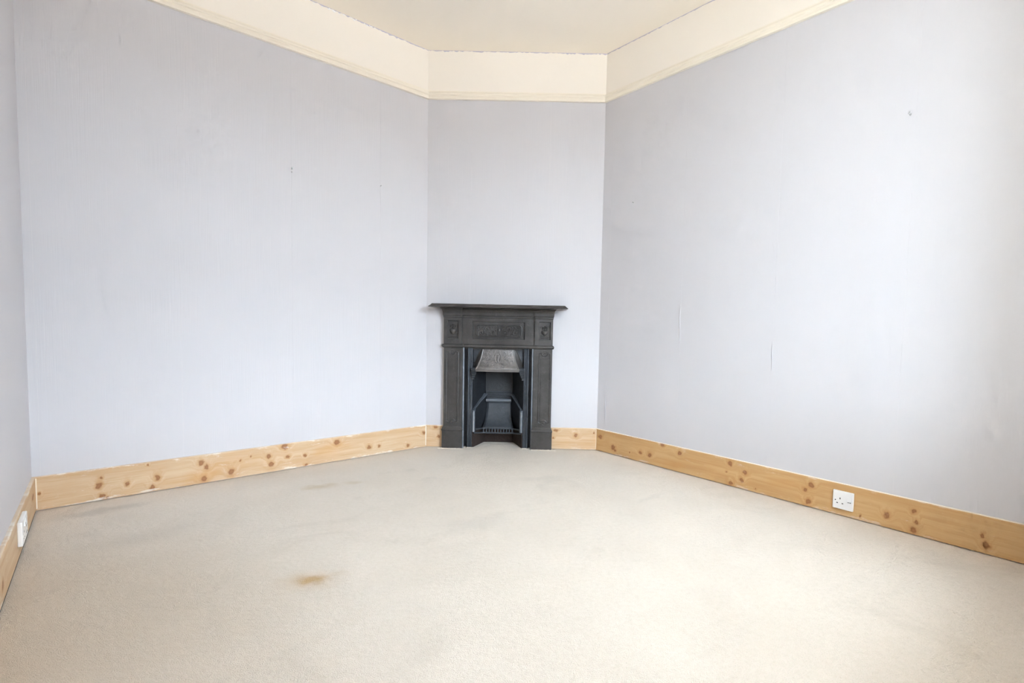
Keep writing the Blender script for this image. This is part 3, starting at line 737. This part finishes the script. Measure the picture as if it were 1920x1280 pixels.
for sgn in (-1, 1):
    xe = sgn * 0.177
    xbk = -0.104 if sgn < 0 else 0.094
    # upper cheek
    MB().add([(xe, 0.0, 0.09), (xbk, BK + 0.01, 0.09), (xbk, BK + 0.01, 0.60), (xe, 0.0, 0.60), (xe + sgn * 0.008, 0.0, 0.09), (xbk + sgn * 0.012, BK + 0.014, 0.09), (xbk + sgn * 0.012, BK + 0.014, 0.60), (xe + sgn * 0.008, 0.0, 0.60)],
             [(0, 1, 2, 3), (4, 5, 6, 7), (0, 1, 5, 4), (3, 2, 6, 7), (0, 3, 7, 4), (1, 2, 6, 5)]).build('upper_cheek', M_CHEEK, FP)
    # lower cheek, thicker, bulging, with sloping top
    f0, b0 = Vector((sgn * 0.157, 0.004)), Vector((xbk + (-sgn) * 0.012, BK - 0.012))
    zf, zb2 = 0.262, 0.352
    n = 10; rows = []
    def bulge(t, zz):
        p = f0.lerp(b0, t); return p
    v = []; fcs = []
    for i in range(n + 1):
        t = i / n; p = f0.lerp(b0, t); ztop = zf + (zb2 - zf) * t; zbot = 0.112
        curve = 0.010 * sin(pi * t)
        v += [(p.x + sgn * curve, p.y, zbot), (p.x + sgn * curve, p.y, ztop), (p.x + sgn * (0.028 + curve), p.y + 0.006, ztop), (p.x + sgn * (0.028 + curve), p.y + 0.006, zbot)]
    mb = MB().loft([v[i * 4:i * 4 + 4] for i in range(n + 1)])
    chk = mb.build('lower_cheek', M_CHEEK, FP)
    # sloping double rail on top of the cheek
    for k, (dx, dz, r) in enumerate(((0.001, 0.001, 0.0062), (0.012, 0.003, 0.0055), (0.021, 0.005, 0.0045))):
        MB().tube([(f0.x + sgn * dx, f0.y - 0.004, zf + dz - 0.004), (f0.x + sgn * (dx + 0.004), f0.y + 0.02, zf + dz + 0.007),
                   ((f0.x + b0.x) / 2 + sgn * (dx + 0.010), (f0.y + b0.y) / 2, (zf + zb2) / 2 + dz), (b0.x + sgn * dx, b0.y, zb2 + dz)], r, 8).build('cheek_rail', M_BRIGHT, chk, smooth=True)
    # upright bead at the front of the cheek
    MB().tube([(sgn * 0.1665, -0.002, 0.112), (sgn * 0.1665, -0.002, 0.2), (sgn * 0.1665, -0.002, 0.258)], 0.0115, 10).build('cheek_post', M_BRIGHT, chk, smooth=True)
    kb = MB().blob((sgn * 0.1665, -0.002, 0.262), 0.0135, 0.0135, 0.007); kb.build('post_cap', M_BRIGHT, chk, smooth=True)
    # splayed ash pit side
    MB().add([(sgn * 0.170, 0.004, 0.0), (sgn * 0.107 - 0.002, 0.172, 0.0), (sgn * 0.107 - 0.002, 0.172, 0.11), (sgn * 0.170, 0.004, 0.11), (sgn * 0.180, 0.004, 0.0), (sgn * 0.125, 0.182, 0.0), (sgn * 0.125, 0.182, 0.11), (sgn * 0.180, 0.004, 0.11)],
             [(0, 1, 2, 3), (4, 5, 6, 7), (0, 1, 5, 4), (3, 2, 6, 7), (0, 3, 7, 4), (1, 2, 6, 5)]).build('ash_pit_side', M_SOOT, FP)
MB().box(-0.125, 0.125, 0.170, 0.182, 0.0, 0.13).build('ash_pit_back', M_SOOT, FP)

# bottom grate: bowed front bar, slotted plate
def bow(x):
    t = min(1.0, max(0.0, (abs(x) - 0.10) / 0.065)); return 0.052 - 0.052 * t
gr_ = empty('grate', Matrix.Identity(4)); gr_.parent = FP
xs = [-0.165 + 0.33 * i / 24 for i in range(25)]
MB().tube([(x, bow(x), 0.096 - 0.002 + 0.010 * (x / 0.165) ** 4) for x in xs], 0.006, 8).build('front_bar', M_GRATE, gr_, smooth=True)
MB().tube([(x, bow(x) + 0.012, 0.123 + 0.004 * (x / 0.165) ** 4) for x in xs], 0.0045, 8).build('top_bar', M_GRATE, gr_, smooth=True)
for i in range(11):
    x = -0.103 + i * 0.0205
    MB().tube([(x, bow(x), 0.096), (x, bow(x) + 0.006, 0.110), (x, bow(x) + 0.012, 0.123)], 0.0052, 6).build('grate_bar', M_GRATE, gr_, smooth=True)
MB().add([(x, bow(x) + 0.018, 0.123) for x in xs] + [(x * 0.62, 0.17, 0.118) for x in xs] + [(x, bow(x) + 0.018, 0.117) for x in xs] + [(x * 0.62, 0.16, 0.112) for x in xs],
         [(i, i + 1, 25 + i + 1, 25 + i) for i in range(24)] + [(50 + i, 50 + i + 1, 75 + i + 1, 75 + i) for i in range(24)] + [(i, i + 1, 51 + i, 50 + i) for i in range(24)]).build('grate_plate', M_BRICK, gr_)
# fuzzy lip of carpet pile where it is cut round the fireplace
lip = MB(); random.seed(11)
def pile(x, y, n, spread, h):
    for _ in range(n):
        px, py = x + random.gauss(0, spread), y + random.gauss(0, spread * 0.5)
        lip.blob((px, py, 0.0), random.uniform(0.003, 0.006), random.uniform(0.003, 0.006), random.uniform(h * 0.3, h * 0.8), 6, 4)
o3 = WM['chimney'] @ Matrix.Translation((FX, 0, 0))
for i in range(150):
    x = -0.40 + 0.8 * i / 149
    y = -0.047 if abs(x) > 0.236 else (-0.012 if abs(x) > 0.17 else -0.004)
    if abs(x) > 0.17: pile(x, y, 3, 0.004, 0.009)
lo = lip.build('cut_pile', M_CARPET, None, smooth=True); lo.parent = floor; lo.matrix_world = o3
lo['kind'] = 'stuff'

# ------------------------------------------------------------------ sockets
def socket(name, k, xc, zc, w, h, gangs, label):
    root = empty(name, WM[k] @ Matrix.Translation((xc, -TS, zc)))
    tag(root, label, 'socket')
    th = 0.011 if gangs == 1 else 0.014
    fp = MB().box(-w / 2, w / 2, -th, 0, -h / 2, h / 2).build('faceplate', M_WHITE, root, bevel=0.0035, bseg=3)
    for g in range(gangs):
        ox = -0.012 if gangs == 1 else (-0.034 if g == 0 else 0.034)
        oz = -0.004 if gangs == 1 else -0.012
        y = -th - 0.0003
        MB().box(ox - 0.002, ox + 0.002, y, -th + 0.002, oz + 0.007, oz + 0.015).build('earth_slot', M_SLOT, root)
        for sx in (-1, 1):
            MB().box(ox + sx * 0.011 - 0.0034, ox + sx * 0.011 + 0.0034, y, -th + 0.002, oz - 0.013, oz - 0.009).build('pin_slot', M_SLOT, root)
        sx0 = 0.025 if gangs == 1 else ox * 0.62
        sz0 = 0.008 if gangs == 1 else 0.026
        rk = MB().stack(sx0 - 0.0065, sx0 + 0.0065, 0.0, [(sz0 - 0.011, th + 0.0005, 0, 0), (sz0 - 0.009, th + 0.003, 0, 0), (sz0 + 0.011, th + 0.0008, 0, 0)]).build('rocker_switch', M_WHITE, root)
        MB().box(sx0 - 0.006, sx0 + 0.006, -th - 0.0005, -th + 0.001, sz0 - 0.0128, sz0 - 0.0112).build('switch_shadow_gap', M_SLOT, rk)
    for sx in (-1, 1):
        xsn = sx * w * 0.36 if gangs == 1 else sx * 0.060
        MB().tube([(xsn, -th - 0.0006, -0.003), (xsn, -th + 0.002, -0.003)], 0.0026, 10).build('screw', M_SLOT if gangs == 1 else M_STEEL, root)
    return root
socket('wall_socket', 'right', 1.535, 0.0785, 0.086, 0.086, 1, 'white single switched wall socket on the right pine skirting')
socket('wall_socket', 'left', lens['left'] - 0.55, 0.100, 0.146, 0.086, 2, 'white double wall socket at the left edge on the pine skirting')

# ------------------------------------------------------------------ nails and plugs left in the walls
def nail(name, k, x, z, label, kind):
    root = empty(name, WM[k] @ Matrix.Translation((x, -PT, z)))
    tag(root, label, 'nail' if kind != 'plug' else 'wall plug')
    if kind == 'pin':
        MB().tube([(0, 0.004, 0), (0, -0.012, 0.002)], 0.0016, 8).build('shank', M_STEEL, root)
        MB().blob((0, -0.013, 0.002), 0.0062, 0.0025, 0.0062).build('head', M_WHITE, root, smooth=True)
        MB().blob((0, -0.0003, -0.016), 0.0042, 0.0007, 0.0040).build('hole', M_GREY, root, smooth=True)
    elif kind == 'nail':
        MB().tube([(0, 0.004, 0), (0.001, -0.010, 0.001)], 0.0016, 8).build('shank', M_GREY, root)
        MB().blob((0.001, -0.011, 0.001), 0.0036, 0.0015, 0.0036).build('head', M_GREY, root, smooth=True)
    else:
        MB().blob((0, 0, 0.003), 0.007, 0.0022, 0.009).build('filler_blob', M_PAPER, root, smooth=True)
        MB().tube([(0, 0.003, 0.003), (0, -0.0030, 0.003)], 0.0032, 10).build('plug', M_GREY, root)
        MB().blob((0.003, -0.001, -0.008), 0.004, 0.0016, 0.0045).build('scar', M_GREY, root, smooth=True)
    return root
nail('wall_nail', 'back', 1.077, 1.719, 'white headed nail high on the long wall left of the fireplace', 'pin')
nail('wall_nail', 'back', 1.600, 1.727, 'small grey nail on the long left wall, close to the chimney breast corner', 'nail')
nail('wall_nail', 'right', 0.257, 1.662, 'tiny grey nail on the right wall near the chimney breast', 'nail')
nail('wall_plug', 'right', 1.6955, 1.798, 'grey plug with a scar high on the right wall', 'plug')
